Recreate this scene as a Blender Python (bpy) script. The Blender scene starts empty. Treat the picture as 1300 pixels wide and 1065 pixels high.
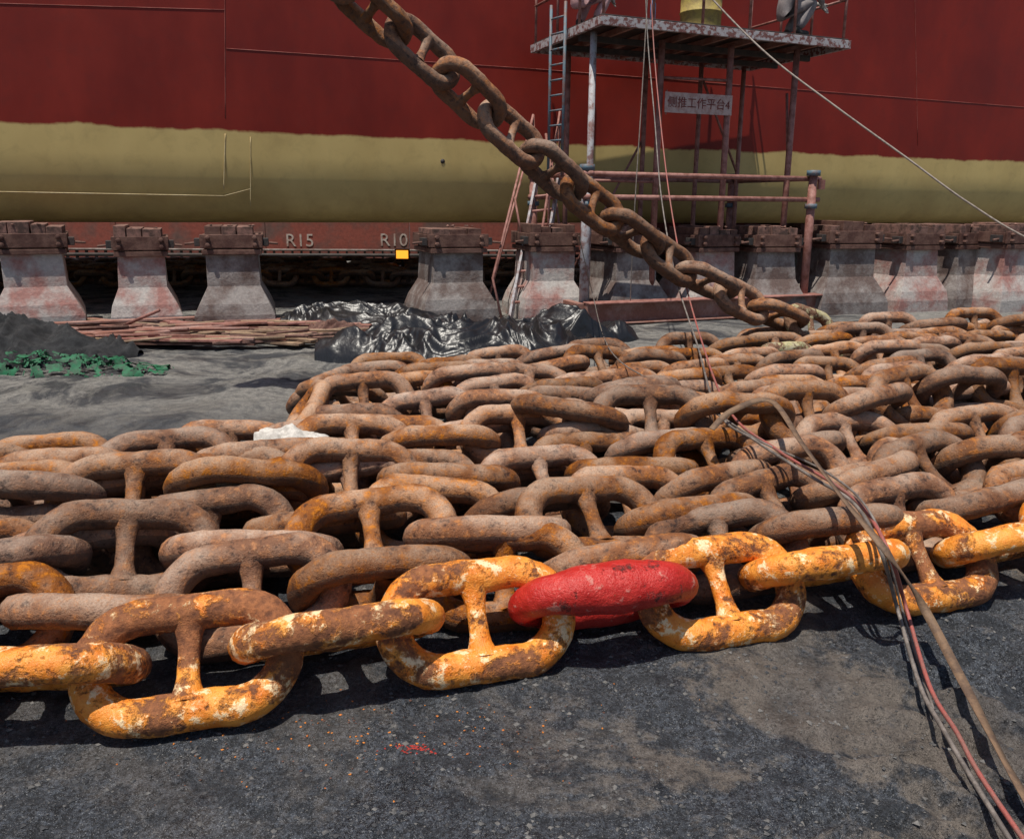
import bpy, bmesh, math, random
from mathutils import Vector, Matrix, noise
random.seed(7)
sc=bpy.context.scene
# ------------------------------------------------------------ camera
F=1040.0; W=1300.0; HH=1065.0; CX=650.0; CY=487.5
PITCH=math.radians(12.5); ROLL=0.010; CAM=Vector((0,0,1.6))
fw=Vector((0,math.cos(PITCH),-math.sin(PITCH))); up0=Vector((0,math.sin(PITCH),math.cos(PITCH))); rt0=Vector((1,0,0))
rt=(rt0*math.cos(ROLL)+up0*math.sin(ROLL)); up=(up0*math.cos(ROLL)-rt0*math.sin(ROLL))
cd=bpy.data.cameras.new("camera"); cam=bpy.data.objects.new("camera",cd); sc.collection.objects.link(cam)
M=Matrix((( rt.x,up.x,-fw.x,0),(rt.y,up.y,-fw.y,0),(rt.z,up.z,-fw.z,1.6),(0,0,0,1)))
cam.matrix_world=M; cd.sensor_width=36; cd.lens=36*F/W; cd.shift_y=-(HH/2-CY)/W; cd.clip_end=1500; cd.clip_start=.05
sc.camera=cam
def ray(px,py): return fw+rt*((px-CX)/F)+up*((CY-py)/F)
def P(px,py,z=0.0):
    d=ray(px,py); t=(z-1.6)/d.z; return CAM+d*t
def PY(px,py,y):
    d=ray(px,py); return CAM+d*(y/d.y)
def PX(p):   # project, for checking only
    q=p-CAM; return CX+F*q.dot(rt)/q.dot(fw), CY-F*q.dot(up)/q.dot(fw)
# ------------------------------------------------------------ world / sun
SUN_D=Vector((0.15,0.24,-0.90)).normalized()   # light travel direction
el=math.asin(-SUN_D.z); az=math.atan2(-SUN_D.x,-SUN_D.y)
w=bpy.data.worlds.new("World"); sc.world=w; w.use_nodes=True
nt=w.node_tree; sky=nt.nodes.new("ShaderNodeTexSky"); sky.sky_type='NISHITA'; sky.sun_disc=False
sky.sun_elevation=el; sky.sun_rotation=az
nt.links.new(sky.outputs[0],nt.nodes["Background"].inputs[0]); nt.nodes["Background"].inputs[1].default_value=0.09
sl=bpy.data.lights.new("sun","SUN"); sl.energy=5.0; sl.angle=math.radians(.5); sl.color=(1,.94,.84)
so=bpy.data.objects.new("sun",sl); sc.collection.objects.link(so); so.rotation_euler=SUN_D.to_track_quat('-Z','Y').to_euler(); so.location=(5,-5,20)
sc.view_settings.view_transform='Standard'; sc.view_settings.look='None'; sc.view_settings.exposure=0
# ------------------------------------------------------------ material helpers
class NT:
    def __init__(s,name):
        s.m=bpy.data.materials.new(name); s.m.use_nodes=True; s.t=s.m.node_tree; s.b=s.t.nodes["Principled BSDF"]
        s.tc=s.t.nodes.new("ShaderNodeTexCoord")
    def n(s,typ,**k):
        nd=s.t.nodes.new(typ)
        for a,b in k.items(): setattr(nd,a,b)
        return nd
    def l(s,a,b): s.t.links.new(a,b)
    def noise(s,scale,detail=4,rough=.6,vec=None,dist=0):
        nd=s.n("ShaderNodeTexNoise"); nd.inputs["Scale"].default_value=scale; nd.inputs["Detail"].default_value=detail
        nd.inputs["Roughness"].default_value=rough; nd.inputs["Distortion"].default_value=dist
        s.l(vec if vec is not None else s.tc.outputs["Object"],nd.inputs["Vector"]); return nd.outputs["Fac"]
    def ramp(s,fac,a,b,c0=(0,0,0,1),c1=(1,1,1,1)):
        r=s.n("ShaderNodeValToRGB"); r.color_ramp.elements[0].position=a; r.color_ramp.elements[1].position=b
        r.color_ramp.elements[0].color=c0; r.color_ramp.elements[1].color=c1; s.l(fac,r.inputs[0]); return r.outputs[0]
    def mix(s,fac,a,b,mode='MIX'):
        m=s.n("ShaderNodeMix",data_type='RGBA',blend_type=mode)
        for i,v in ((0,fac),(6,a),(7,b)):
            if isinstance(v,(int,float)): m.inputs[i].default_value=v
            elif isinstance(v,tuple): m.inputs[i].default_value=v if len(v)==4 else v+(1,)
            else: s.l(v,m.inputs[i])
        return m.outputs[2]
    def math(s,op,a,b=0.0,c=None):
        m=s.n("ShaderNodeMath",operation=op)
        for i,v in enumerate((a,b) if c is None else (a,b,c)):
            if isinstance(v,(int,float)): m.inputs[i].default_value=v
            else: s.l(v,m.inputs[i])
        return m.outputs[0]
    def offs(s):
        oi=s.n("ShaderNodeObjectInfo"); vm=s.n("ShaderNodeVectorMath",operation='ADD'); mm=s.math('MULTIPLY',oi.outputs["Random"],57.0)
        s.l(s.tc.outputs["Object"],vm.inputs[0]); s.l(mm,vm.inputs[1]); return vm.outputs[0],oi.outputs["Random"]
    def bump(s,h,strength=.5,dist=.01,prev=None):
        b=s.n("ShaderNodeBump"); b.inputs["Strength"].default_value=strength; b.inputs["Distance"].default_value=dist
        s.l(h,b.inputs["Height"])
        if prev is not None: s.l(prev,b.inputs["Normal"])
        return b.outputs[0]
    def fin(s,col,rough=.7,nor=None,metal=0,spec=.5):
        if isinstance(col,tuple): s.b.inputs["Base Color"].default_value=col if len(col)==4 else col+(1,)
        else: s.l(col,s.b.inputs["Base Color"])
        if isinstance(rough,(int,float)): s.b.inputs["Roughness"].default_value=rough
        else: s.l(rough,s.b.inputs["Roughness"])
        if nor is not None: s.l(nor,s.b.inputs["Normal"])
        s.b.inputs["Metallic"].default_value=metal; s.b.inputs["Specular IOR Level"].default_value=spec
        return s.m
def worn(name,c1,c2,scale=6,lo=.45,hi=.6,rough=.7,bump=.3,bd=.01):
    k=NT(name); v,r=k.offs(); f=k.ramp(k.noise(scale,5,.65,v),lo,hi)
    g=k.noise(scale*9,4,.7,v); col=k.mix(f,c1,c2); col=k.mix(.5,col,k.ramp(g,.25,.75,(.35,.33,.32,1),(1.25,1.2,1.15,1)),'MULTIPLY')
    return k.fin(col,rough,k.bump(g,bump,bd))
def chain_mat():
    k=NT("rusty_steel"); v,r=k.offs()
    big=k.noise(4.5,3,.6,v); mid=k.noise(24,5,.72,v); fine=k.noise(125,3,.7,v)
    col=k.mix(k.ramp(big,.38,.62),(.195,.080,.036),(.290,.160,.096))
    col=k.mix(k.ramp(mid,.53,.65),col,(.42,.170,.058))
    col=k.mix(k.ramp(mid,.36,.46,(1,1,1,1),(0,0,0,1)),col,(.060,.026,.016))
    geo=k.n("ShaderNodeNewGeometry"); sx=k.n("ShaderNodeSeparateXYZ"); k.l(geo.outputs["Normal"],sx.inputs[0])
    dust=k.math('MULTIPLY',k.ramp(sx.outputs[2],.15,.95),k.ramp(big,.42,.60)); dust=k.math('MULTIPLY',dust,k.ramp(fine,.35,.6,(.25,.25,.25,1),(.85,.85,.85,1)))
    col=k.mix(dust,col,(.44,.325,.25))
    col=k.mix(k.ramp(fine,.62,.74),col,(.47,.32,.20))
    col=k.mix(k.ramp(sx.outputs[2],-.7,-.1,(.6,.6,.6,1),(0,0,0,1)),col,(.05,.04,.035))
    hs=k.n("ShaderNodeHueSaturation"); k.l(col,hs.inputs["Color"]); k.l(k.math('MULTIPLY_ADD',r,.6,.66),hs.inputs["Value"]); k.l(k.math('MULTIPLY_ADD',k.math('FRACT',k.math('MULTIPLY',r,7.3)),.42,.84),hs.inputs["Saturation"])
    n1=k.bump(mid,.9,.015); n2=k.bump(fine,.7,.005,n1)
    return k.fin(hs.outputs[0],.74,n2,0.0,.4)
def paint_mat(name,p1,p2,p3,lo,hi,rough=.5,rl=(.085,.033,.016),rh=(.25,.10,.045),spots=.60,sc3=(.56,.62)):
    k=NT(name); v,r=k.offs()
    big=k.noise(4.0,5,.70,v,.4); mid=k.noise(30,5,.72,v); fine=k.noise(130,3,.7,v)
    rust=k.mix(k.ramp(mid,.35,.65),rl,rh)
    paint=k.mix(k.ramp(k.noise(11,4,.7,v),.36,.64),p1,p2)
    paint=k.mix(k.ramp(k.noise(15,5,.75,v),sc3[0],sc3[1]),paint,p3)
    f=k.math('ADD',k.math('MULTIPLY',big,.70),k.math('MULTIPLY',mid,.30))
    f=k.math('ADD',f,k.math('MULTIPLY_ADD',r,.06,-.035))
    mask=k.ramp(f,lo,hi)
    col=k.mix(mask,rust,paint)
    col=k.mix(k.ramp(fine,spots,spots+.1),col,(.20,.075,.025))
    n1=k.bump(mask,.6,.006); n1=k.bump(mid,.7,.012,n1); n2=k.bump(fine,.6,.005,n1)
    return k.fin(col,k.mix(mask,(.85,.85,.85,1),(rough,rough,rough,1)),n2,0,.5)
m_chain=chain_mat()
m_orange=paint_mat("orange_paint_on_rust",(.72,.19,.014),(.90,.36,.055),(.92,.66,.38),.445,.50,.40,(.12,.042,.018),(.38,.14,.05),.63,(.55,.61))
m_red=paint_mat("red_paint_on_rust",(.42,.014,.010),(.54,.030,.022),(.55,.20,.16),.40,.45,.36,(.07,.018,.013),(.20,.035,.025),.64,(.60,.67))
m_palelink=paint_mat("yellowed_paint_on_rust",(.42,.36,.16),(.50,.46,.32),(.30,.30,.16),.50,.54,.6,(.10,.045,.025),(.27,.14,.08),.62)
def ground_mat():
    k=NT("coal_dust_ground"); o=k.tc.outputs["Object"]
    big=k.noise(.55,4,.62,o,.6); b2=k.noise(1.3,6,.68,o,.8); mid=k.noise(12,5,.74,o); fine=k.noise(70,4,.84,o); vf=k.noise(240,2,.7,o)
    base=k.mix(k.ramp(fine,.42,.62),(.007,.008,.011),(.098,.112,.138))
    base=k.mix(k.ramp(vf,.60,.68),base,(.34,.35,.36))
    base=k.mix(k.ramp(mid,.38,.56,(1,1,1,1),(0,0,0,1)),base,k.mix(.7,base,(.012,.014,.018)))
    mud=k.mix(k.ramp(mid,.3,.7),(.100,.082,.068),(.235,.198,.165))
    f=k.ramp(k.math('ADD',k.math('MULTIPLY',b2,.76),k.math('MULTIPLY',mid,.24)),.49,.545)
    sx=k.n("ShaderNodeSeparateXYZ"); k.l(o,sx.inputs[0])
    rightm=k.ramp(k.math('MULTIPLY_ADD',sx.outputs[0],.2,.5),.48,.62,(.35,.35,.35,1),(1,1,1,1))
    f=k.math('MULTIPLY',k.math('MULTIPLY',f,k.ramp(big,.34,.48)),rightm)
    f=k.math('MULTIPLY',f,k.ramp(fine,.36,.50,(.45,.45,.45,1),(1,1,1,1)))
    far=k.ramp(k.math('DIVIDE',sx.outputs[1],20.0),.24,.33)
    sn=k.noise(1.0,6,.72,o,1.2)
    silt=k.mix(k.ramp(sn,.42,.53),(.045,.047,.053),(.33,.315,.285))
    silt=k.mix(k.ramp(mid,.40,.62),silt,k.mix(.6,silt,(.05,.052,.056)))
    silt=k.mix(k.ramp(fine,.54,.66),silt,(.02,.021,.025))
    col=k.mix(k.math('MULTIPLY',f,.88),base,mud); col=k.mix(k.math('MULTIPLY',far,.88),col,silt)
    wet=k.ramp(k.noise(2.1,4,.6,o,.5),.48,.58)
    n=k.bump(mid,.8,.045); n=k.bump(fine,1.0,.016,n)
    rough=k.mix(wet,(.80,.80,.80,1),(.38,.38,.38,1))
    return k.fin(col,rough,n)
m_ground=ground_mat()
# hull placement
HA=math.radians(20); HO=Vector((-4.9,11.55,0)); HX=Vector((math.cos(HA),math.sin(HA),0)); HN=Vector((math.sin(HA),-math.cos(HA),0))
def HP(px,py):
    d=ray(px,py); t=(HO-CAM).dot(HN)/d.dot(HN); p=CAM+d*t; q=p-HO; return q.dot(HX),p.z
def hull_mat():
    k=NT("hull_paint"); o=k.tc.outputs["Object"]; sx=k.n("ShaderNodeSeparateXYZ"); k.l(o,sx.inputs[0])
    x0,z0=HP(20,156); x1,z1=HP(1290,206); sl=(z1-z0)/(x1-x0)
    nz=k.noise(.8,5,.66,o)
    thr=k.math('ADD',k.math('MULTIPLY_ADD',sx.outputs[0],sl,z0-sl*x0),k.math('MULTIPLY',k.math('SUBTRACT',nz,.5),.24))
    m=k.math('MULTIPLY_ADD',k.math('SUBTRACT',sx.outputs[2],thr),26.0,.5); m.node.use_clamp=True
    st=k.n("ShaderNodeMapping"); st.inputs["Scale"].default_value=(.7,1,.35); k.l(o,st.inputs[0])
    v=k.noise(1.3,5,.6,st.outputs[0])
    red=k.mix(k.ramp(v,.35,.65),(.155,.0105,.0055),(.235,.018,.009))
    red=k.mix(k.math('MULTIPLY',k.ramp(k.noise(5,5,.7,o,.4),.50,.75),.3),red,(.11,.018,.014))
    yel=k.mix(k.ramp(v,.35,.68),(.50,.365,.140),(.60,.455,.185))
    gr=k.math('MULTIPLY',k.ramp(k.math('DIVIDE',sx.outputs[2],3.0),.42,.66,(1,1,1,1),(0,0,0,1)),.5)
    yel=k.mix(k.math('MULTIPLY',gr,k.ramp(k.noise(2.2,5,.7,o),.35,.7)),yel,(.25,.14,.055))
    yel=k.mix(k.math('MULTIPLY',k.ramp(k.noise(3.5,5,.7,o,.4),.50,.72),.4),yel,(.34,.25,.10))
    col=k.mix(m,yel,red)
    fine=k.noise(60,3,.6,o); wob=k.noise(.8,2,.5,o)
    n=k.bump(wob,.25,.05); n=k.bump(fine,.15,.003,n)
    return k.fin(col,k.ramp(v,.3,.7,(.42,.42,.42,1),(.6,.6,.6,1)),n,0,.28)
m_hull=hull_mat()
m_weld_r=worn("weld_seam_pink",(.34,.10,.08),(.20,.03,.02),3)
m_weld_y=worn("weld_seam_cream",(.56,.46,.26),(.46,.35,.16),3)
m_conc=worn("stained_concrete",(.46,.43,.41),(.34,.17,.15),2.6,.42,.62,.85,.5,.02)
m_conc2=worn("dirty_concrete",(.29,.265,.255),(.13,.09,.08),3,.4,.6,.85,.5,.02)
m_rust=worn("rusted_plate",(.085,.034,.025),(.17,.09,.068),7,.4,.6,.8,.5)
m_timber=worn("painted_timber",(.28,.15,.12),(.08,.045,.035),9,.4,.6,.85,.5)
m_pink=worn("primer_red_steel",(.36,.17,.145),(.20,.075,.055),10,.42,.62,.65,.3)
m_pale=worn("pale_grey_steel",(.42,.42,.45),(.22,.12,.11),9,.45,.6,.6,.3)
m_blue=worn("blue_grey_steel",(.10,.17,.22),(.17,.10,.09),10,.45,.62,.6,.3)
m_deckedge=worn("spattered_paint_steel",(.46,.44,.46),(.20,.08,.07),16,.48,.55,.7,.3)
m_dark=worn("dark_grime",(.035,.032,.032),(.07,.05,.045),5)
m_beam=worn("brown_skid_steel",(.25,.105,.075),(.36,.22,.19),4,.42,.62,.7,.3)
m_wallred=worn("dock_wall_red",(.30,.085,.065),(.17,.10,.09),1.2,.42,.62,.9,.4)
m_black=NT("black_plastic"); _v=m_black.noise(9,3,.6); m_black=m_black.fin((.013,.013,.015),.38,m_black.bump(_v,.4,.03),0,.5)
m_coal=worn("coal_debris",(.016,.017,.020),(.04,.042,.046),14,.4,.6,.85,.9,.02)
m_green=worn("green_netting",(.008,.13,.055),(.015,.07,.035),12)
m_wood=worn("bamboo_tan",(.33,.23,.15),(.20,.125,.08),8)
m_white=worn("white_cloth",(.62,.60,.56),(.42,.40,.37),20)
m_sign=worn("sign_board_pink",(.54,.42,.39),(.44,.28,.25),12)
m_signred=worn("sign_lettering",(.20,.03,.025),(.14,.025,.02),12)
m_cable_r=worn("red_cable",(.36,.10,.085),(.27,.12,.10),12,rough=.55)
m_cable_g=worn("grey_cable",(.13,.115,.105),(.24,.21,.19),12,rough=.55)
m_strap=worn("brown_strap",(.20,.125,.075),(.12,.075,.05),15)
m_rope=worn("hemp_rope",(.36,.31,.27),(.24,.2,.17),20)
m_chalk=worn("white_chalk",(.6,.55,.52),(.45,.32,.28),9)
m_yel=worn("ochre_paint",(.42,.33,.09),(.3,.22,.08),8)
m_sky=worn("pink_coverall",(.56,.33,.33),(.46,.28,.29),9)
m_cov2=worn("grey_coverall",(.20,.18,.19),(.30,.27,.27),9)
m_boot=worn("dark_boot",(.03,.028,.026),(.07,.06,.05),9)
m_skin=worn("skin",(.42,.22,.14),(.38,.19,.12),9,rough=.55,bump=.05)
m_glove=worn("cotton_glove",(.50,.49,.46),(.35,.33,.3),20)
m_hat=worn("hard_hat_yellow",(.6,.42,.05),(.5,.35,.05),9,rough=.35,bump=.05)
m_bottle=worn("blue_plastic",(.10,.28,.60),(.2,.4,.7),9,rough=.3,bump=.05)
k=NT("lit_lamp"); k.b.inputs["Emission Color"].default_value=(1,.36,.03,1); k.b.inputs["Emission Strength"].default_value=1.6; m_lamp=k.fin((.8,.4,.1),.4)
# ------------------------------------------------------------ mesh builder
def link_obj(o,parent=None):
    sc.collection.objects.link(o)
    if parent: o.parent=parent
    return o
def empty(name,loc=(0,0,0),rz=0):
    e=bpy.data.objects.new(name,None); e.location=loc; e.rotation_euler=(0,0,rz); sc.collection.objects.link(e); return e
class B:
    def __init__(s): s.v=[]; s.f=[]; s.mi=[]; s.mats=[]; s.sm=[]
    def mat(s,m):
        if m not in s.mats: s.mats.append(m)
        return s.mats.index(m)
    def add(s,vs,fs,m,smooth=False):
        o=len(s.v); s.v+= [tuple(v) for v in vs]; i=s.mat(m)
        for f in fs: s.f.append(tuple(a+o for a in f)); s.mi.append(i); s.sm.append(smooth)
    def box(s,c,size,m,rz=0,R=None):
        R=R or Matrix.Rotation(rz,3,'Z'); h=[a/2 for a in size]; c=Vector(c)
        vs=[c+R@Vector((x*h[0],y*h[1],z*h[2])) for x in(-1,1) for y in(-1,1) for z in(-1,1)]
        s.add(vs,[(0,1,3,2),(4,6,7,5),(0,4,5,1),(2,3,7,6),(0,2,6,4),(1,5,7,3)],m)
    def prism(s,rings,m):
        n=len(rings[0]); vs=[p for r in rings for p in r]; fs=[]
        for i in range(len(rings)-1):
            for j in range(n): a=i*n+j; b=i*n+(j+1)%n; fs.append((a,b,b+n,a+n))
        fs.append(tuple(reversed(range(n)))); fs.append(tuple((len(rings)-1)*n+j for j in range(n)))
        s.add(vs,fs,m)
    def tube(s,pts,r,m,n=8,cap=True):
        pts=[Vector(p) for p in pts]; vs=[]; fs=[]
        prev=None
        for i,p in enumerate(pts):
            t=(pts[min(i+1,len(pts)-1)]-pts[max(i-1,0)]).normalized()
            a=Vector((0,0,1)) if abs(t.z)<.95 else Vector((1,0,0))
            x=t.cross(a).normalized() if prev is None else (prev-t*prev.dot(t)).normalized(); prev=x; y=t.cross(x)
            rr=r[i] if isinstance(r,(list,tuple)) else r
            for j in range(n): an=2*math.pi*j/n; vs.append(p+(x*math.cos(an)+y*math.sin(an))*rr)
        for i in range(len(pts)-1):
            for j in range(n): a=i*n+j; b=i*n+(j+1)%n; fs.append((a,b,b+n,a+n))
        if cap: fs.append(tuple(reversed(range(n)))); fs.append(tuple((len(pts)-1)*n+j for j in range(n)))
        s.add(vs,fs,m,True)
    def obj(s,name,parent=None,bevel=0,loc=(0,0,0),rz=0):
        me=bpy.data.meshes.new(name); me.from_pydata(s.v,[],s.f)
        for m in s.mats: me.materials.append(m)
        me.polygons.foreach_set("material_index",s.mi); me.polygons.foreach_set("use_smooth",s.sm); me.update()
        bm=bmesh.new(); bm.from_mesh(me); bmesh.ops.recalc_face_normals(bm,faces=bm.faces); bm.to_mesh(me); bm.free()
        o=bpy.data.objects.new(name,me); link_obj(o,parent); o.location=loc; o.rotation_euler=(0,0,rz)
        if bevel:
            b=o.modifiers.new("bevel","BEVEL"); b.width=bevel; b.segments=2; b.limit_method='ANGLE'
        return o
# ------------------------------------------------------------ ground
def fb(x,y,s,seed=0,o=4): return noise.fractal(Vector((x*s,y*s,seed)),1.0,2.0,o)
def ghei(x,y):
    near=max(0,min(1,(14-y)/6))*max(0,min(1,(9-abs(x))/2))
    h=(.035*fb(x,y,.7,3)+.020*fb(x,y,3.5,9)+.009*fb(x,y,9,4,2))*near
    u=(x-1.42)*.80+(y-2.3)*-.60; v=(x-1.42)*.60+(y-2.3)*.80
    t=math.exp(-(u/.30)**2)*max(0,min(1,(v+1.3)/.3))*max(0,min(1,(1.2-v)/.4))
    h+=t*(.034*max(-.3,math.sin(v*38+3*abs(u)*6))+.04*fb(x,y,6,2)-.01)
    h+=.055*math.exp(-((u-.42)/.12)**2)*max(0,min(1,(1.3-v)/.4))*max(0,min(1,(v+1.3)/.3))*(1+.7*fb(x,y,5,8))
    if y<4.2: h+=.005*max(0,fb(x,y,26,6,2))
    p=MOUND; h+=.24*math.exp(-(((x-p.x)/.9)**2+((y-p.y)/.55)**2))*(1+.3*fb(x,y,2.5,7))
    return h-.01
MOUND=P(-25,440)
def axis(lo,hi,a,b,st,g):
    r=[]; x=a
    while x<=b: r.append(x); x+=st
    s=st; x=a
    L=[]
    while x>lo: s*=g; x-=s; L.append(x)
    s=st; x=b; Rr=[]
    while x<hi: s*=g; x+=s; Rr.append(x)
    return L[::-1]+r+Rr
xs=axis(-400,400,-2.2,3.2,.016,1.045); ys=axis(-400,600,1.2,3.9,.016,1.045)
gv=[(x,y,ghei(x,y)) for y in ys for x in xs]; nx=len(xs)
gf=[(j*nx+i,j*nx+i+1,(j+1)*nx+i+1,(j+1)*nx+i) for j in range(len(ys)-1) for i in range(nx-1)]
me=bpy.data.meshes.new("ground"); me.from_pydata(gv,[],gf); me.materials.append(m_ground); me.polygons.foreach_set("use_smooth",[True]*len(gf))
link_obj(bpy.data.objects.new("ground",me))
b=B(); 
def stone(b,c,r,m):
    vs=[]
    for d in ((1,0,0),(-1,0,0),(0,1,0),(0,-1,0),(0,0,1),(0,0,-1)):
        vs.append(Vector(c)+Vector(d)*r*random.uniform(.6,1.2)*(0.6 if d[2] else 1)+Vector((random.uniform(-.3,.3),random.uniform(-.3,.3),0))*r)
    b.add(vs,[(0,2,4),(2,1,4),(1,3,4),(3,0,4),(2,0,5),(1,2,5),(3,1,5),(0,3,5)],m)
m_grit=worn("grit",(.04,.042,.048),(.16,.155,.15),9)
for i in range(11000):
    y=1.2+random.random()**1.3*2.6; x=random.uniform(-1.0,1.0)*(y*.75+.3)
    stone(b,(x,y,ghei(x,y)+.001),random.choice((.002,.003,.003,.004,.006,.010)),m_grit)
b.obj("gravel")
b=B(); m_chipo=worn("orange_flake",(.7,.25,.04),(.5,.14,.03),30); m_chipr=worn("red_flake",(.42,.03,.02),(.3,.03,.02),30)
for i in range(260):
    q=P(random.gauss(470,170),random.gauss(925,32)); stone(b,(q.x,q.y,ghei(q.x,q.y)+.002),random.choice((.002,.003,.004,.005)),m_chipo if random.random()<.5 else m_rust)
for i in range(70):
    a_=random.gauss(0,1); q=P(525+a_*14,947+a_*1.5+random.gauss(0,3)); stone(b,(q.x,q.y,ghei(q.x,q.y)+.001),random.choice((.003,.005)),m_chipr)
b.obj("paint_flakes")
# ------------------------------------------------------------ chain links
D=.119
def link_mesh(name,seed,mat,d=D,fat=0.0,stud=True,n=52,ns=14,pw=2):
    L=2.5*d; Wd=1.3*d; vs=[]; fs=[]; sd=seed*13.7
    st=L-Wd; per=4*st+2*math.pi*Wd
    def cl(u):
        s=u*per
        if s<st: return Vector((s,Wd,0)),Vector((0,1,0))
        s-=st
        if s<math.pi*Wd: a=s/Wd; return Vector((st+Wd*math.sin(a),Wd*math.cos(a),0)),Vector((math.sin(a),math.cos(a),0))
        s-=math.pi*Wd
        if s<2*st: return Vector((st-s,-Wd,0)),Vector((0,-1,0))
        s-=2*st
        if s<math.pi*Wd: a=s/Wd; return Vector((-st-Wd*math.sin(a),-Wd*math.cos(a),0)),Vector((-math.sin(a),-math.cos(a),0))
        s-=math.pi*Wd; return Vector((-st+s,Wd,0)),Vector((0,1,0))
    for i in range(n):
        c,nn=cl(i/n); r=d/2*(1+fat*max(0,1-(abs(c.x)/(L*.98))**pw))
        for j in range(ns):
            a=2*math.pi*j/ns; p=c+(nn*math.cos(a)+Vector((0,0,1))*math.sin(a))*r
            q=noise.fractal(p*9+Vector((sd,0,0)),1,2,4)*.007+noise.noise(p*40+Vector((0,sd,0)))*.0022
            vs.append(p+(p-c).normalized()*q)
    for i in range(n):
        for j in range(ns):
            a=i*ns+j; b_=i*ns+(j+1)%ns; c_=((i+1)%n)*ns+(j+1)%ns; d_=((i+1)%n)*ns+j; fs.append((a,d_,c_,b_))
    if stud:
        o=len(vs); K=11
        for i in range(K):
            t=-1+2*i/(K-1); y=t*(Wd-.22*d); r=d*(.25+.24*abs(t)**3)
            for j in range(12):
                a=2*math.pi*j/12; p=Vector((r*math.cos(a)*1.15,y,r*math.sin(a))); p+=Vector((math.cos(a),0,math.sin(a)))*noise.noise(p*30+Vector((sd,5,0)))*.003
                vs.append(p)
        for i in range(K-1):
            for j in range(12): a=o+i*12+j; b_=o+i*12+(j+1)%12; fs.append((a,b_,b_+12,a+12))
    me=bpy.data.meshes.new(name); me.from_pydata(vs,[],fs); me.materials.append(mat); me.polygons.foreach_set("use_smooth",[True]*len(fs)); me.update()
    bm=bmesh.new(); bm.from_mesh(me); bmesh.ops.recalc_face_normals(bm,faces=bm.faces); bm.to_mesh(me); bm.free()
    return me
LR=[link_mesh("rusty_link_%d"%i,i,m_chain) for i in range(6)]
LO=[link_mesh("orange_link_%d"%i,20+i,m_orange,n=72,ns=18) for i in range(5)]
LRED=link_mesh("red_joining_link",40,m_red,D,.50,False,72,18)
LBIG=link_mesh("rusty_joining_link",41,m_chain,D,.62,False)
LPALE=link_mesh("pale_marked_link",42,m_palelink)
PITCHL=4*D
def resample(pts,step,start=0.0):
    out=[]; pts=[Vector(p) for p in pts]; acc=0; nxt=start
    for i in range(len(pts)-1):
        seg=(pts[i+1]-pts[i]); l=seg.length
        while nxt<=acc+l: out.append(pts[i]+seg*((nxt-acc)/l)); nxt+=step
        acc+=l
    return out
def smooth(pts,sub=8):
    pts=[Vector(p) for p in pts]; o=[]
    for i in range(len(pts)-1):
        p0=pts[max(i-1,0)];p1=pts[i];p2=pts[i+1];p3=pts[min(i+2,len(pts)-1)]
        for k_ in range(sub):
            t=k_/sub; o.append(.5*((2*p1)+(p2-p0)*t+(2*p0-5*p1+4*p2-p3)*t*t+(3*p1-p0-3*p2+p3)*t**3))
    o.append(pts[-1]); return o
ALL=[]
def put_link(me,c,t,rho,parent,i):
    t=t.normalized(); upv=Vector((0,0,1)); S=upv.cross(t).normalized(); U=t.cross(S)
    Y=S*math.cos(rho)+U*math.sin(rho); Z=t.cross(Y)
    o=bpy.data.objects.new("link_%d"%i,me); o.matrix_world=Matrix(((t.x,Y.x,Z.x,c.x),(t.y,Y.y,Z.y,c.y),(t.z,Y.z,Z.z,c.z),(0,0,0,1)))
    sc.collection.objects.link(o); o.parent=parent; ALL.append((o,c.copy())); return o
def chain(name,path,start=0,par=0,jr=9,meshes=LR,a=50,b2=-40,special={},yj=.05):
    e=empty(name); c=resample(path,PITCHL,start)
    for i,p in enumerate(c):
        t=(c[min(i+1,len(c)-1)]-c[max(i-1,0)])
        if t.length<1e-4: continue
        rho=math.radians((a if (i+par)%2==0 else b2)+random.uniform(-jr,jr))
        put_link(special.get(i) or random.choice(meshes),p,t.normalized()+Vector((0,random.uniform(-yj,yj)*1.4,random.uniform(-yj,yj))),rho,e,i+1)
    return e,c
ZO=.165
op=[P(240,838,ZO),P(430,800,ZO+.03),P(605,787,ZO),P(760,757,ZO+.03),P(905,750,ZO),P(1050,718,ZO+.03),P(1165,712,ZO),P(1260,692,ZO+.02),P(1420,672,ZO),P(1700,640,ZO),P(2300,590,ZO)]
left=[op[0]+Vector((-1,-.12,0)).normalized()*(PITCHL*kk) for kk in range(6,0,-1)]
chain("painted_anchor_chain",smooth(left+op),0,0,3,LO,49,-36,{9:LRED},.02)
ALL.clear()
# folded rusty rows
RA=math.radians(16); RC,RS=math.cos(RA),math.sin(RA)
def SN(s,n,z): return Vector((s*RC-n*RS,s*RS+n*RC,z))
def inv(p): return p.x*RC+p.y*RS, -p.x*RS+p.y*RC
def rowpath(n,s0,s1,seed,z0=.17):
    out=[]; s=s0
    while s<=s1+.001:
        nn=n+.22*noise.noise(Vector((s*.33,n*.35,7)))+.09*noise.noise(Vector((s*.7,seed*3.1,0)))+.05*noise.noise(Vector((s*1.6,seed*7.7,2)))
        z=z0+.09*(noise.noise(Vector((s*1.1,seed*5.3,4)))+.35)+.05*noise.noise(Vector((s*2.6,seed*1.3,9)))
        out.append(SN(s,nn,z)); s+=.12
    return out
nA=inv(P(150,566,.25))[1]
nrow=int(round((nA-2.92)/.345))+1; dn=(nA-2.92)/(nrow-1)
for idx in range(nrow):
    n=2.92+dn*idx; z0=.155+(.05 if idx%2 else 0)
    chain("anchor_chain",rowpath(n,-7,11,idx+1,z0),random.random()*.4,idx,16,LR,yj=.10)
n=nA+dn
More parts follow.
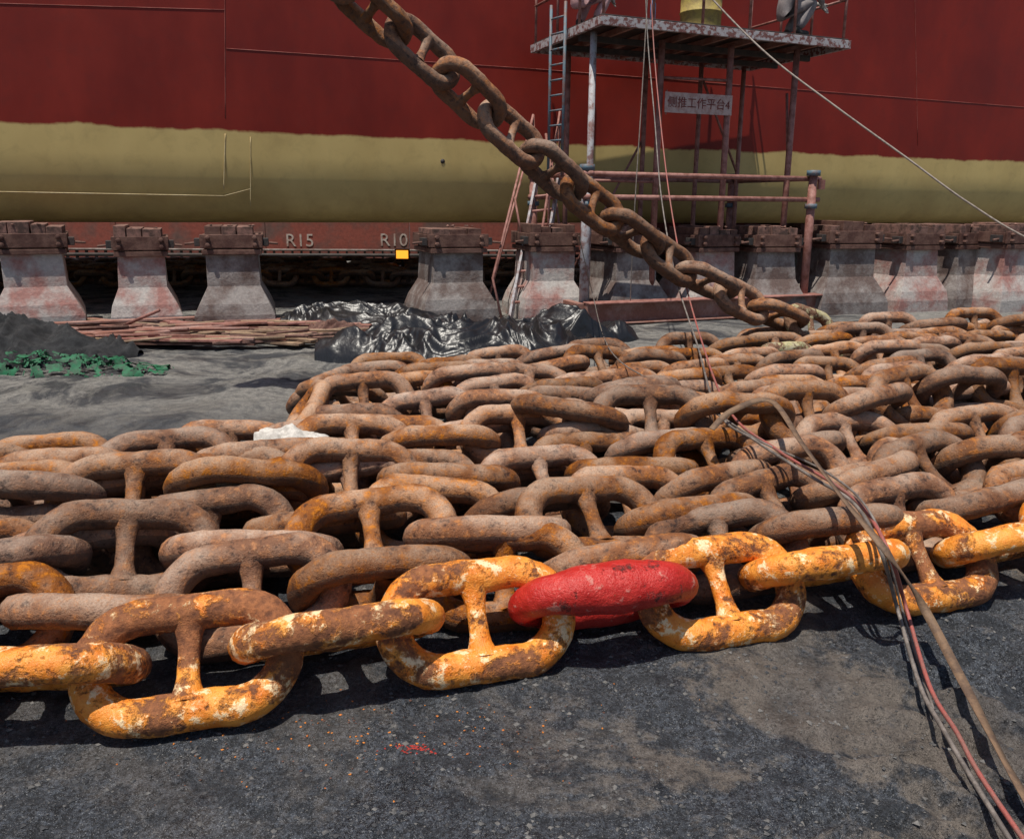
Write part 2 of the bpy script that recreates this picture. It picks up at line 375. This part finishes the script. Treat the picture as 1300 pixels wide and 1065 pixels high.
nB=inv(P(470,474,.22)); 
k_=max(2,int(round((nB[1]-n)/.36))+1); bn=[n+(nB[1]-n)*i/(k_-1) for i in range(k_)]
sL=inv(P(425,505,.2))[0]
i=0
while i<k_:
    s0=sL+(.0 if i==0 else .1)
    if i+1<k_:
        r1=rowpath(bn[i],s0,11,20+i,.18)[::-1]; r2=rowpath(bn[i+1],s0+.1,11,30+i,.19)
        a1=r1[-1]; a2=r2[0]; mid=(a1+a2)/2; ex=Vector((-RC,-RS,0))
        arc=[a1+ex*.14,mid+ex*.30,a2+ex*.14]
        chain("anchor_chain",smooth(r1[::3]+arc+r2[::3],4),.1,i,14,yj=.08); i+=2
    else:
        chain("anchor_chain",rowpath(bn[i],s0+.3,11,20+i,.18),.1,i,14,yj=.08); i+=1
nC=inv(P(1200,432,.22))[1]; sC=inv(P(1010,452,.2))[0]; nn=bn[-1]+.38; j=0
while nn<nC+.1:
    chain("anchor_chain",rowpath(nn,sC+j*.35,14,50+j,.19),.1,j,14,yj=.08); nn+=.38; j+=1
e=empty("joining_shackle"); pt=P(800,500,.35); put_link(LBIG,pt,Vector((1,.22,.08)),math.radians(-20),e,1)
nM=(2.92+nA)/2
chain("anchor_chain",smooth([SN(-4.4,nM+.1,.33),SN(-3.0,nM+.25,.36),SN(-1.9,nM+.05,.38),SN(-.6,nM-.2,.34),SN(.4,nM-.05,.28)]),0,0,14,yj=.1)
chain("anchor_chain",smooth([SN(1.6,nM+.5,.38),SN(2.8,nM+.1,.40),SN(4.4,nM+.45,.40),SN(6,nM+.3,.36)]),0,1,14,yj=.1)
for j,yy in enumerate((15.3,16.2,17.2,18.3)):
    chain("anchor_chain",[Vector((-11,yy-.5,.17)),Vector((-5,yy+.1*j,.2)),Vector((1.5,yy+.6,.17))],j*.1,j,14)
# hanging chain
def HCP(px,py):
    d=ray(px,py); t=7.05/(d.y-.42*d.x); return CAM+d*t
hp=[(449,-8),(530,60),(615,138),(700,216),(794,291),(868,340),(948,385),(1012,408),(1070,424)]
hpts=[HCP(*q) for q in hp]
dr=(hpts[0]-hpts[1]).normalized(); last=inv(hpts[-1])
hpts=[hpts[0]+dr*2.6+Vector((0,0,.9)),hpts[0]+dr*1.2+Vector((0,0,.2))]+hpts
hpts+= [SN(last[0]+.8,last[1]-.15,.33),SN(last[0]+1.8,last[1]-.3,.36),SN(last[0]+3.2,last[1]-.2,.32)]
chain("hanging_anchor_chain",smooth(hpts),.05,0,7,LR,62,-28)
for (px,py) in ((1018,404),(1010,448),(1068,452)):
    best=min(ALL,key=lambda oc:(PX(oc[1])[0]-px)**2+(PX(oc[1])[1]-py)**2 if (oc[1]-CAM).dot(fw)>0 else 1e9); best[0].data=LPALE
# ------------------------------------------------------------ ship hull
HB=1.25; HBK=7.6
prof=[(0,9.5),(0,6),(0,3.2),(0,2.2),(.02,1.92),(.08,1.68),(.2,1.47),(.38,1.34),(.65,1.275),(1.2,HB),(4,HB),(HBK-.6,HB),(HBK,1.6),(HBK+.1,3),(HBK+.1,9.5)]
vs=[];fs=[]; NX=60
for i in range(NX+1):
    x=-26+ i*80/NX
    for (o_,z) in prof: vs.append((x,o_,z))
m_=len(prof)
for i in range(NX):
    for j in range(m_-1): a=i*m_+j; fs.append((a,a+m_,a+m_+1,a+1))
fs.append(tuple(range(m_))); fs.append(tuple(reversed([NX*m_+j for j in range(m_)])))
fs+=[(i*m_,i*m_+m_-1,(i+1)*m_+m_-1,(i+1)*m_) for i in range(NX)]
me=bpy.data.meshes.new("hull"); me.from_pydata(vs,[],fs); me.materials.append(m_hull); me.update()
bm=bmesh.new(); bm.from_mesh(me); bmesh.ops.recalc_face_normals(bm,faces=bm.faces); bm.to_mesh(me); bm.free()
ship=empty("ship_hull",HO,HA)
ho=bpy.data.objects.new("hull_plating",me); link_obj(ho,ship)
for p in me.polygons: p.use_smooth=abs(p.normal.x)<.5
b=B()
def seam(p0,p1,r,m):
    a=HP(*p0); c=HP(*p1); N=10
    b.tube([(a[0]+(c[0]-a[0])*i/N,-.002,a[1]+(c[1]-a[1])*i/N) for i in range(N+1)],r,m,6)
seam((287,62),(680,88),.005,m_weld_r); seam((680,88),(1500,152),.005,m_weld_r); seam((-100,2),(285,13),.005,m_weld_r)
seam((285,-60),(286,150),.005,m_weld_r); seam((286,170),(284,240),.008,m_weld_y); seam((318,174),(318,262),.006,m_weld_y)
seam((-200,240),(284,249),.008,m_weld_y); seam((284,249),(318,240),.005,m_weld_y); seam((1160,-60),(1165,185),.005,m_weld_r)
a=HP(562,205); b.tube([(a[0],-.004,a[1]),(a[0],.03,a[1])],.035,m_dark,16)
b.obj("seams",ship)
# ------------------------------------------------------------ keel blocks
def keel_block(px,pybase,scale=1.0,w=1.0,mc=m_conc,rz=HA,seed=0):
    random.seed(seed+100); g=P(px,pybase); b=B()
    def ring(hw,hd,z,j=.018): return [(-hw+random.uniform(-j,j),-hd,z),(hw+random.uniform(-j,j),-hd,z),(hw,hd,z),(-hw,hd,z)]
    h=.92
    b.prism([ring(.52*w,.55,-.05),ring(.51*w,.55,.16),ring(.46*w,.52,.30),ring(.345*w,.42,.52),ring(.325*w,.40,h)],mc)
    b.box((0,0,h+.03),(.76*w,.92,.06),m_rust)
    b.box((0,0,h+.15),(.68*w,.82,.175),m_timber)
    b.box((0,-.43,h+.165),(.80*w,.035,.17),m_rust); b.box((0,.43,h+.165),(.80*w,.035,.17),m_rust)
    for sx in(-1,1):
        b.box((sx*.385*w,0,h+.165),(.03,.80,.15),m_rust)
        b.tube([(sx*.30*w,-.44,h+.21),(sx*.30*w,-.50,h+.21)],.03,m_rust,6); b.tube([(sx*.30*w,-.44,h+.12),(sx*.30*w,-.50,h+.12)],.03,m_rust,6)
        b.box((sx*.44*w,-.30,h+.15),(.07,.16,.10),m_dark)
        b.tube([(sx*.40*w,-.36,h+.15),(sx*.60*w,-.36,h+.13)],.018,m_rust,6)
    x=-.35*w
    while x<.28*w:
        ww=random.uniform(.12,.26); hh=random.uniform(.07,.15)
        b.box((x+ww/2,random.uniform(-.06,.0),h+.24+hh/2),(ww-.012,.78,hh),random.choice((m_timber,m_timber,m_rust)),random.uniform(-.04,.04)); x+=ww
    for i in range(5): stone(b,(random.uniform(-.3,.3),-.38,h+.36),random.uniform(.02,.045),m_timber)
    o=b.obj("keel_block",bevel=.012,loc=(g.x,g.y,0),rz=rz+random.uniform(-.12,.12)); o.location+= -HN*.45; o.scale=(scale,)*3
    return o
for i,(px,py,s_,w_,mc) in enumerate(((45,418,1.0,1.0,m_conc),(185,416,.97,.84,m_conc),(304,415,1.0,.94,m_conc2),
    (583,407,1.0,1.05,m_conc2),(705,405,1.02,.9,m_conc),(805,402,1,1,m_conc2),(905,400,1,.95,m_conc),(985,399,1,.95,m_conc2),(1080,397,1.05,1.1,m_conc2),(1165,394,1.02,.95,m_conc),
    (1222,391,1.02,.75,m_conc2),(1285,394,1.05,.9,m_conc),(1390,390,1.05,.95,m_conc2),(-130,428,1,1,m_conc),(-300,430,1,1,m_conc2))):
    keel_block(px,py,s_,w_,mc,seed=i)
for i in range(10):
    if i in (3,4): continue
    o=keel_block(0,420,1,1,m_conc2,seed=50+i); q=HO+HX*(-2+i*2.35 if i>2 else -9+i*2.3)-HN*5.2; o.location=(q.x,q.y,0)
random.seed(11)
# ------------------------------------------------------------ dock wall
b=B(); wq=Vector((-3,24.0,0)); 
for i in range(16): b.box((-26+i*4.0,0,1.5),(3.985,.6,3.0),m_wallred)
b.box((0,-.02,3.1),(64,.8,.22),m_conc2)
b.tube([(-30,-.55,.10),(30,-.55,.10)],.05,m_dark,8); b.tube([(-30,-.55,.24),(30,-.55,.24)],.03,m_conc2,8)
for i in range(150): b.box((-24+i*.25,-.5,.12),(.05,.1,.24),m_dark)
dw=b.obj("dock_wall",loc=wq,rz=math.radians(6))
def text(body,size,loc,rot,mat,name,parent=None,ext=.004):
    cu=bpy.data.curves.new(name,'FONT'); cu.body=body; cu.size=size; cu.extrude=ext; cu.align_x='CENTER'; cu.align_y='CENTER'; cu.materials.append(mat)
    o=bpy.data.objects.new(name,cu); link_obj(o,parent); o.location=loc; o.rotation_euler=rot; return o
for px,t_ in((385,"R15"),(500,"R10")):
    q=PY(px,305,23.9); lx=(q-wq).x
    text(t_,.50,(lx*1.005,-.31,q.z+.0),(math.pi/2,0,0),m_chalk,"wall_marking",dw)
b=B(); q=PY(511,323,17.5)
b.box((0,0,0),(.30,.10,.22),m_dark); b.box((0,-.055,0),(.25,.012,.17),m_lamp); b.box((0,-.07,.10),(.30,.05,.012),m_dark); b.tube([(0,.02,-.08),(0,.02,-q.z)],.015,m_dark)
b.box((0,.02,-q.z+.03),(.3,.3,.03),m_dark)
b.obj("floodlight",loc=q)
# ------------------------------------------------------------ work platform
PA=math.radians(21.8); plat=empty("work_platform",(1.08,11.0,0),PA); PO=Vector((1.08,11.0,0))
def L2W(x,y,z): return PO+Vector((x*math.cos(PA)-y*math.sin(PA),x*math.sin(PA)+y*math.cos(PA),z))
ZD=3.88; DW=3.95; DD=2.2
b=B()
b.box((DW/2,DD/2,ZD+.02),(DW,DD,.03),m_dark)
for (c,s_) in (((DW/2,0,ZD-.045),(DW+.06,.05,.11)),((DW/2,DD,ZD-.045),(DW+.06,.05,.11)),((0,DD/2,ZD-.045),(.05,DD-.06,.11)),((DW,DD/2,ZD-.045),(.05,DD-.06,.11))): b.box(c,s_,m_deckedge)
for i in range(1,8): b.box((DW*i/8,DD/2,ZD-.05),(.05,DD-.06,.08),m_beam)
for i in range(1,3): b.box((DW/2,DD*i/3,ZD-.13),(DW-.1,.06,.08),m_dark)
b.obj("deck",plat,.004)
b=B()
front=[(.12,.45),(1.22,.55),(2.25,.40),(3.35,.35)]; back=[(.45,1.9),(1.75,1.85),(2.75,1.85),(3.6,1.9)]
mats=[m_pale,m_pink,m_pink,m_pink]
for (x,y),m in zip(front,mats): b.tube([(x,y,.1),(x,y,ZD-.1)],.045,m,12)
for (x,y) in back: b.tube([(x,y,.1),(x,y,ZD-.1)],.038,m_pink,10)
for (x,y,m) in ((-.02,.25,m_pale),(3.62,.1,m_pink),(-.02,2.05,m_pink),(3.62,2.05,m_pink)):
    b.tube([(x,y,.05),(x,y,2.08)],.062,m,12); b.tube([(x,y,2.02),(x,y,2.1)],.10,m_blue,12); b.tube([(x,y,1.55),(x,y,1.62)],.09,m_blue,12)
for z in(1.98,1.68):
    for y in(.2,2.05): b.tube([(-.1,y,z),(3.8,y-.05,z)],.036,m_pink,10)
    for x in(-.02,3.62): b.tube([(x,.1,z),(x,2.1,z)],.036,m_pink,10)
b.tube([(.12,.45,1.9),(1.22,.55,1.9)],.02,m_pink); 
b.tube([(1.22,.55,3.3),(2.25,.4,3.3)],.02,m_pink); b.tube([(3.35,.35,1.0),(3.62,.1,1.0)],.03,m_pink)
b.tube([(3.35,.35,2.1),(3.35,.5,3.2)],.02,m_pink)
b.tube([(.45,1.9,.3),(1.75,1.85,2.6)],.02,m_pink); b.tube([(3.6,1.9,2.1),(2.75,1.85,3.6)],.02,m_pink)
b.box((3.78,.1,1.9),(.12,.03,.14),m_pink)
b.obj("frame_posts",plat)
b=B()
b.box((1.85,.02,.15),(3.9,.10,.26),m_beam); b.box((1.85,2.2,.15),(3.9,.10,.26),m_beam)
b.box((-.15,1.1,.15),(.1,2.08,.26),m_beam); b.box((3.85,1.1,.15),(.1,2.08,.26),m_beam)
b.box((1.85,-.03,.29),(3.92,.24,.02),m_pink); b.box((1.85,-.03,.015),(3.92,.24,.02),m_beam)
b.obj("skid_base",plat,.006)
b=B()
for i,x in enumerate((0.03,.75,1.5,2.25,3.0,3.87)):
    b.tube([(x,.02,ZD),(x,.02,ZD+1.1)],.02,m_pink)
    if i in(0,1,4,5): b.tube([(x,DD-.03,ZD),(x,DD-.03,ZD+1.1)],.02,m_pink)
for y in(.7,1.4): b.tube([(.03,y,ZD),(.03,y,ZD+1.1)],.02,m_pink); b.tube([(3.87,y,ZD),(3.87,y,ZD+1.1)],.02,m_pink)
for z in(.55,1.1):
    b.tube([(.03,.02,ZD+z),(3.87,.02,ZD+z)],.02,m_pink); b.tube([(3.87,.02,ZD+z),(3.87,DD,ZD+z)],.02,m_pink); b.tube([(.03,.02,ZD+z),(.03,DD,ZD+z)],.02,m_pink)
b.obj("railings",plat)
b=B()
lx0,ly0=-.16,1.20
for dx in(0,.30): b.tube([(lx0+dx*.25,ly0-dx,1.95),(lx0+dx*.25,ly0-dx,ZD+.35)],.022,m_blue,8)
z=2.05
while z<ZD+.3: b.tube([(lx0,ly0,z),(lx0+.075,ly0-.30,z)],.014,m_blue,6); z+=.2
b.obj("vertical_ladder",plat)
b=B(); 
s0=P(648,404,.02); s1=P(682,402,.02); yt=s0.y+1.0
t0=PY(681,232,yt); t1=PY(709,228,yt+.05)
for a_,c_ in((s0,t0),(s1,t1)):
    dd=(c_-a_); R=dd.to_track_quat('Z','Y').to_matrix(); b.box((a_+c_)/2,(.035,.11,dd.length),m_pale,R=R)
for i in range(1,9):
    t=i/9; b.tube([s0+(t0-s0)*t,s1+(t1-s1)*t],.022,m_pink,6)
b.tube([s0+Vector((-.12,-.1,0)),s0+Vector((-.25,0,.55)),t0+Vector((-.06,0,.95))],.018,m_pink,8); b.tube([s1,s1+Vector((0,0,.85)),t1+Vector((0,0,.95))],.018,m_pink,8)
b.tube([s0+Vector((-.38,.1,0)),t0+Vector((-.12,0,.45))],.016,m_pink,8)
b.tube([t0,t0+Vector((-.06,0,.95))],.016,m_pink,8); b.tube([t1,t1+Vector((0,0,.95))],.016,m_pink,8)
m1=(s0+t0)/2; b.tube([m1,m1+Vector((-.14,0,.72))],.016,m_pink,8); m1=(s1+t1)/2; b.tube([m1,m1+Vector((0,0,.9))],.016,m_pink,8)
b.tube([s0+Vector((.9,.6,0)),PY(693,170,yt+.4)],.02,m_pink,8)
b.obj("access_ladder")
sg=empty("platform_sign",L2W(1.74,.36,2.96),PA-.03)
b=B(); b.box((0,0,0),(1.08,.012,.27),m_sign); b.tube([(-.5,.03,.16),(-.5,.03,-.16)],.012,m_pink); b.tube([(.5,.03,.16),(.5,.03,-.16)],.012,m_pink); b.obj("board",sg,.003)
text("侧推工作平台4",.155,(0,-.009,-.005),(math.pi/2,0,0),m_signred,"lettering",sg,.002)
b=B(); b.tube([(0,0,0),(0,0,.02),(0,0,.29),(0,0,.30),(0,0,.31),(0,0,.58),(0,0,.60),(0,0,.61),(0,0,.88)],[.29,.285,.285,.30,.285,.285,.30,.285,.29],m_yel,28); 
b.obj("steel_drum",loc=L2W(1.95,.75,ZD+.04))
b=B(); b.tube([(0,0,0),(0,0,.02),(0,0,.2),(0,0,.25),(0,0,.28)],[.03,.035,.035,.014,.014],m_bottle,14); b.obj("water_bottle",loc=L2W(.8,.12,ZD+.04))
# ------------------------------------------------------------ workers
def skin(name,verts,edges,rad,mat,parent,root=0,sub=2):
    me=bpy.data.meshes.new(name); me.from_pydata([tuple(v) for v in verts],edges,[]); me.materials.append(mat)
    o=bpy.data.objects.new(name,me); link_obj(o,parent)
    o.modifiers.new("skin","SKIN"); 
    if not me.skin_vertices:
        bm=bmesh.new(); bm.from_mesh(me); bm.verts.layers.skin.verify(); bm.to_mesh(me); bm.free()
    for i,v in enumerate(me.skin_vertices[0].data): r=rad[i]; v.radius=(r,r) if isinstance(r,(int,float)) else r; v.use_root=(i==root)
    s=o.modifiers.new("sub","SUBSURF"); s.levels=sub; s.render_levels=sub
    o.modifiers["skin"].use_smooth_shade=True
    return o
def worker(loc,rz,pose,cloth,gloves):
    e=empty("worker",loc,rz); J=pose
    names=[n_ for n_ in J if n_!="head"]; vid={n_:i for i,n_ in enumerate(names)}
    E=[("pelvis","waist"),("waist","chest"),("chest","neckb"),("neckb","neck")]
    for s_ in "LR": E+=[("pelvis","hip"+s_),("hip"+s_,"knee"+s_),("knee"+s_,"ank"+s_),("chest","sh"+s_),("sh"+s_,"elb"+s_),("elb"+s_,"wr"+s_)]
    R={"pelvis":(.155,.12),"waist":(.15,.11),"chest":(.18,.12),"neckb":.085,"neck":.058}
    for s_ in "LR": R.update({"hip"+s_:.105,"knee"+s_:.08,"ank"+s_:.070,"sh"+s_:.075,"elb"+s_:.052,"wr"+s_:.042})
    skin("coverall",[J[n_] for n_ in names],[(vid[a],vid[c]) for a,c in E],[R[n_] for n_ in names],cloth,e)
    b=B()
    for s_ in "LR":
        a=Vector(J["ank"+s_]); 
        skin("boot_"+s_,[a+Vector((0,.01,.06)),a+Vector((0,.0,-.045)),a+Vector((0,-.08,-.05)),a+Vector((0,-.17,-.06))],[(0,1),(1,2),(2,3)],[.06,.052,.048,.04],m_boot,e)
        wv=Vector(J["wr"+s_]); el_=Vector(J["elb"+s_]); dd=(wv-el_).normalized(); sd=dd.cross(Vector((0,1,0.2))).normalized(); nn=dd.cross(sd)
        V=[wv-dd*.02,wv+dd*.04,wv+dd*.08]; Eh=[(0,1),(1,2)]; Rr=[.03,(.036,.022),(.038,.02)]
        for fi,(off,ln) in enumerate(((-.03,.07),(-.01,.08),(.011,.075),(.031,.06))):
            i0=len(V); V+=[wv+dd*.09+sd*off,wv+dd*(.09+ln*.5)+sd*off*1.1+nn*.012,wv+dd*(.09+ln*.85)+sd*off*1.1+nn*.035]; Eh+=[(2,i0),(i0,i0+1),(i0+1,i0+2)]; Rr+=[.0105,.0095,.008]
        i0=len(V); V+=[wv+dd*.045-sd*.045,wv+dd*.08-sd*.06+nn*.02]; Eh+=[(1,i0),(i0,i0+1)]; Rr+=[.013,.01]
        skin("hand_"+s_,V,Eh,Rr,gloves,e,0,1)
    hd=Vector(J["head"])
    vs=[];fs=[]; NU,NV=20,16
    for j in range(NV+1):
        ph=math.pi*j/NV
        for i in range(NU):
            th=2*math.pi*i/NU; x=math.sin(ph)*math.cos(th)*.078; y=math.sin(ph)*math.sin(th)*.098; z=math.cos(ph)*.118
            if z<0: x*=1+z*2.4; y=y*(1+z*1.5)-(.012 if y<0 else -.0)
            if y<0:
                y-=.022*math.exp(-((x/.014)**2+((z+.008)/.022)**2)); y+=.010*math.exp(-(((abs(x)-.03)/.014)**2+((z-.012)/.012)**2)); y-=.007*math.exp(-((x/.024)**2+((z+.052)/.009)**2))
            vs.append(hd+Vector((x,y,z)))
    for j in range(NV):
        for i in range(NU): a=j*NU+i; c=j*NU+(i+1)%NU; fs.append((a,c,c+NU,a+NU))
    b.add(vs,fs,m_skin,True)
    for sx in(-1,1):
        b.tube([hd+Vector((sx*.075,.01,-.02)),hd+Vector((sx*.09,.02,.0)),hd+Vector((sx*.08,.015,.025))],[.010,.014,.008],m_skin,8)
        b.tube([hd+Vector((sx*.03,-.083,.012)),hd+Vector((sx*.03,-.090,.012))],[.011,.006],m_boot,8)
    b.tube([hd+Vector((0,0,z_)) for z_ in(.035,.05,.06,.09,.12,.14,.148)],[.112,.114,.100,.098,.08,.045,.01],m_hat,20)
    b.box(hd+Vector((0,-.125,.045)),(.12,.07,.012),m_hat)
    b.obj("head_and_helmet",e)
    return e
crouch={"pelvis":(0,.12,.34),"waist":(0,.06,.48),"chest":(0,-.06,.70),"neckb":(0,-.10,.83),"neck":(0,-.13,.90),"head":(0,-.17,1.02),
 "hipL":(.10,.10,.33),"kneeL":(.19,-.28,.48),"ankL":(.15,-.05,.10),"hipR":(-.10,.10,.33),"kneeR":(-.17,-.30,.46),"ankR":(-.14,-.08,.10),
 "shL":(.19,-.07,.76),"elbL":(.24,-.28,.60),"wrL":(.12,-.45,.50),"shR":(-.19,-.07,.76),"elbR":(-.24,-.28,.58),"wrR":(-.10,-.44,.44)}
stand={"pelvis":(0,.0,.95),"waist":(0,0,1.10),"chest":(0,-.03,1.33),"neckb":(0,-.02,1.47),"neck":(0,-.03,1.54),"head":(0,-.05,1.67),
 "hipL":(.10,0,.92),"kneeL":(.13,-.06,.50),"ankL":(.12,.03,.10),"hipR":(-.10,0,.92),"kneeR":(-.16,-.10,.51),"ankR":(-.20,-.04,.10),
 "shL":(.20,-.02,1.40),"elbL":(.27,-.06,1.12),"wrL":(.20,-.28,1.00),"shR":(-.20,-.02,1.40),"elbR":(-.27,-.08,1.12),"wrR":(-.18,-.30,1.05)}
zf=ZD+.035
worker(L2W(.20,.90,zf),PA+1.9,crouch,m_sky,m_glove)
worker(L2W(3.15,.34,zf),PA+1.3,crouch,m_cov2,m_glove)
# ------------------------------------------------------------ cables, rope, strap
def cable(name,pts,r,m): 
    b=B(); b.tube(smooth(pts,10),r,m,8); return b.obj(name)
def airpath(off=0.0,dz=0):
    return [PY(826+off,-20,10.9),PY(830+off,60,10.6),PY(838+off,150,10.0),PY(850+off*1.5,250,9.2),PY(868+off*1.5,350,8.0),PY(893+off,440,6.6)]
cable("red_power_cable",airpath()+[P(925,520,.46),P(985,570,.46),P(1060,615,.46),P(1100,650,.44),P(1130,705,.38),P(1150,770,.12),P(1180,870,.04),P(1215,930,.04),P(1245,985,.03),P(1330,1110,.02)],.0075,m_cable_r)
cable("grey_power_cable",airpath(-7)+[P(910,520,.46),P(960,560,.46),P(1030,605,.46),P(1085,640,.44),P(1118,700,.38),P(1140,775,.12),P(1168,870,.04),P(1200,930,.04),P(1232,985,.03),P(1310,1110,.02)],.0075,m_cable_g)
cable("thin_wire",[P(735,300,1.3),P(752,372,.45),P(772,440,.40),P(830,485,.42),P(900,520,.46),P(965,560,.46),P(1050,600,.46),P(1110,660,.44),P(1150,790,.05),P(1185,900,.03)],.005,m_cable_g)
cable("rope",[PY(885,-30,11),PY(905,0,10.8),PY(975,70,10.3),PY(1060,135,9.8),PY(1150,200,9.4),PY(1230,258,9.1),PY(1320,310,8.8),PY(1500,380,8.4)],.011,m_rope)
cable("hanging_hose",[PY(823,-20,10.9),PY(815,120,10.9),PY(806,260,10.9),PY(800,385,11.2)],.007,m_rope)
pts=smooth([P(903,548,.45),P(930,524,.52),P(978,512,.56),P(1020,570,.54),P(1072,640,.48),P(1125,705,.40),P(1172,775,.16),P(1222,870,.06),P(1258,940,.05),P(1285,990,.04),P(1345,1090,.03)],10)
vs=[];fs=[]
for i,p in enumerate(pts):
    t=(pts[min(i+1,len(pts)-1)]-pts[max(0,i-1)]).normalized(); s_=t.cross(Vector((0,-.3,1))).normalized(); s_=Matrix.Rotation(.5*math.sin(i*.13),3,t)@s_
    vs+=[p+s_*.016+Vector((0,0,.012)),p-s_*.016+Vector((0,0,.012))]
for i in range(len(pts)-1): fs.append((2*i,2*i+1,2*i+3,2*i+2))
b=B(); b.add(vs,fs,m_strap,True); o=b.obj("webbing_strap"); sm_=o.modifiers.new("s","SOLIDIFY"); sm_.thickness=.003
# ------------------------------------------------------------ tarpaulins, heaps
def heap(name,c,rx,ry,h,mat,rz=0,seed=0,sc_=2.6,nx_=170,ny_=80,octv=4,holes=None,stretch=1.0,gain=.5):
    vs=[];fs=[]
    for j in range(ny_+1):
        for i in range(nx_+1):
            u=-1+2*i/nx_; v=-1+2*j/ny_; x=u*rx; y=v*ry
            r=max(0.0,math.sqrt(u*u+v*v)+.30*noise.noise(Vector((u*2.6,v*2.2,seed))))
            en=max(0,1-r**2.2)
            wx=x+.35*noise.noise(Vector((x*1.6,y*1.6,seed+3))); wy=y+.35*noise.noise(Vector((x*1.6,y*1.6,seed+8)))
            an=1.2*noise.noise(Vector((x*.9,y*.9,seed+5))); ca,sa=math.cos(an),math.sin(an); wx,wy=wx*ca-wy*sa,(wx*sa+wy*ca)
            rd=0;a=1;f=sc_
            for o_ in range(octv): rd+=a*(1-abs(noise.noise(Vector((wx*f*stretch,wy*f,seed+o_*9))))*2.4); a*=gain; f*=1.9
            z=en**.6*h*(.35+.42*rd) if en>0 else -.06
            q=Matrix.Rotation(rz,3,'Z')@Vector((x,y,0)); X=c[0]+q.x; Y=c[1]+q.y
            vs.append((X,Y,ghei(X,Y)+z-.005))
    for j in range(ny_):
        for i in range(nx_):
            a=j*(nx_+1)+i
            if holes is not None and noise.noise(Vector((i*.13,j*.13,seed)))+.5*noise.noise(Vector((i*.5,j*.5,seed+2)))>holes: continue
            fs.append((a,a+1,a+nx_+2,a+nx_+1))
    b=B(); b.add(vs,fs,mat,True); return b.obj(name)
T=dict(sc_=2.5,octv=4,stretch=.5,gain=.50,nx_=220,ny_=110)
q=P(590,450); heap("black_tarpaulin",(q.x,q.y),1.55,.80,.44,m_black,.12,1,**T)
q=P(455,414); heap("black_tarpaulin",(q.x,q.y),1.15,.6,.32,m_black,.1,5,**T)
q=P(710,432); heap("black_tarpaulin",(q.x,q.y),1.0,.55,.40,m_black,.3,9,**T)
q=P(15,452); heap("coal_heap",(q.x,q.y),1.25,.65,.30,m_coal,.05,31,3.2,120,60)
q=P(60,468); heap("green_safety_net",(q.x,q.y),1.25,.34,.17,m_green,-.12,13,3,200,80,4,-.02)
q=P(372,556,.34); heap("white_rag",(q.x,q.y),.20,.10,.05,m_white,-.3,17,5,40,24).location.z=.38
q=P(380,410); heap("white_rag",(q.x,q.y),.28,.16,.12,m_white,-.3,19,5,40,24)
b=B()
for i in range(130):
    px=random.uniform(80,450); q=P(px,random.uniform(414,442)); L=random.uniform(.4,1.7); an=random.gauss(.05,.28)
    d=Vector((math.cos(an),math.sin(an),0))*L/2; z=random.uniform(.03,.12)
    a=q-d; c=q+d
    if a.x<P(60,425).x: sh=P(60,425).x-a.x; a.x+=sh; c.x+=sh
    if c.x>P(470,425).x: sh=c.x-P(470,425).x; a.x-=sh; c.x-=sh
    a.z=z; c.z=z+random.uniform(-.03,.05)
    m=random.choice((m_wood,m_wood,m_beam,m_pink,m_timber,m_beam,m_rust))
    if random.random()<.6: b.tube([a,c],random.uniform(.012,.022),m,8)
    else: b.box((a+c)/2,(L,.13,.022),m,an)
b.tube([P(160,412,.1),P(202,394,.32)],.02,m_pink)
b.obj("scaffold_pole_pile")
q=P(425,426); heap("rusty_wire_mesh",(q.x,q.y),.45,.2,.2,m_rust,.1,23,6,60,30)
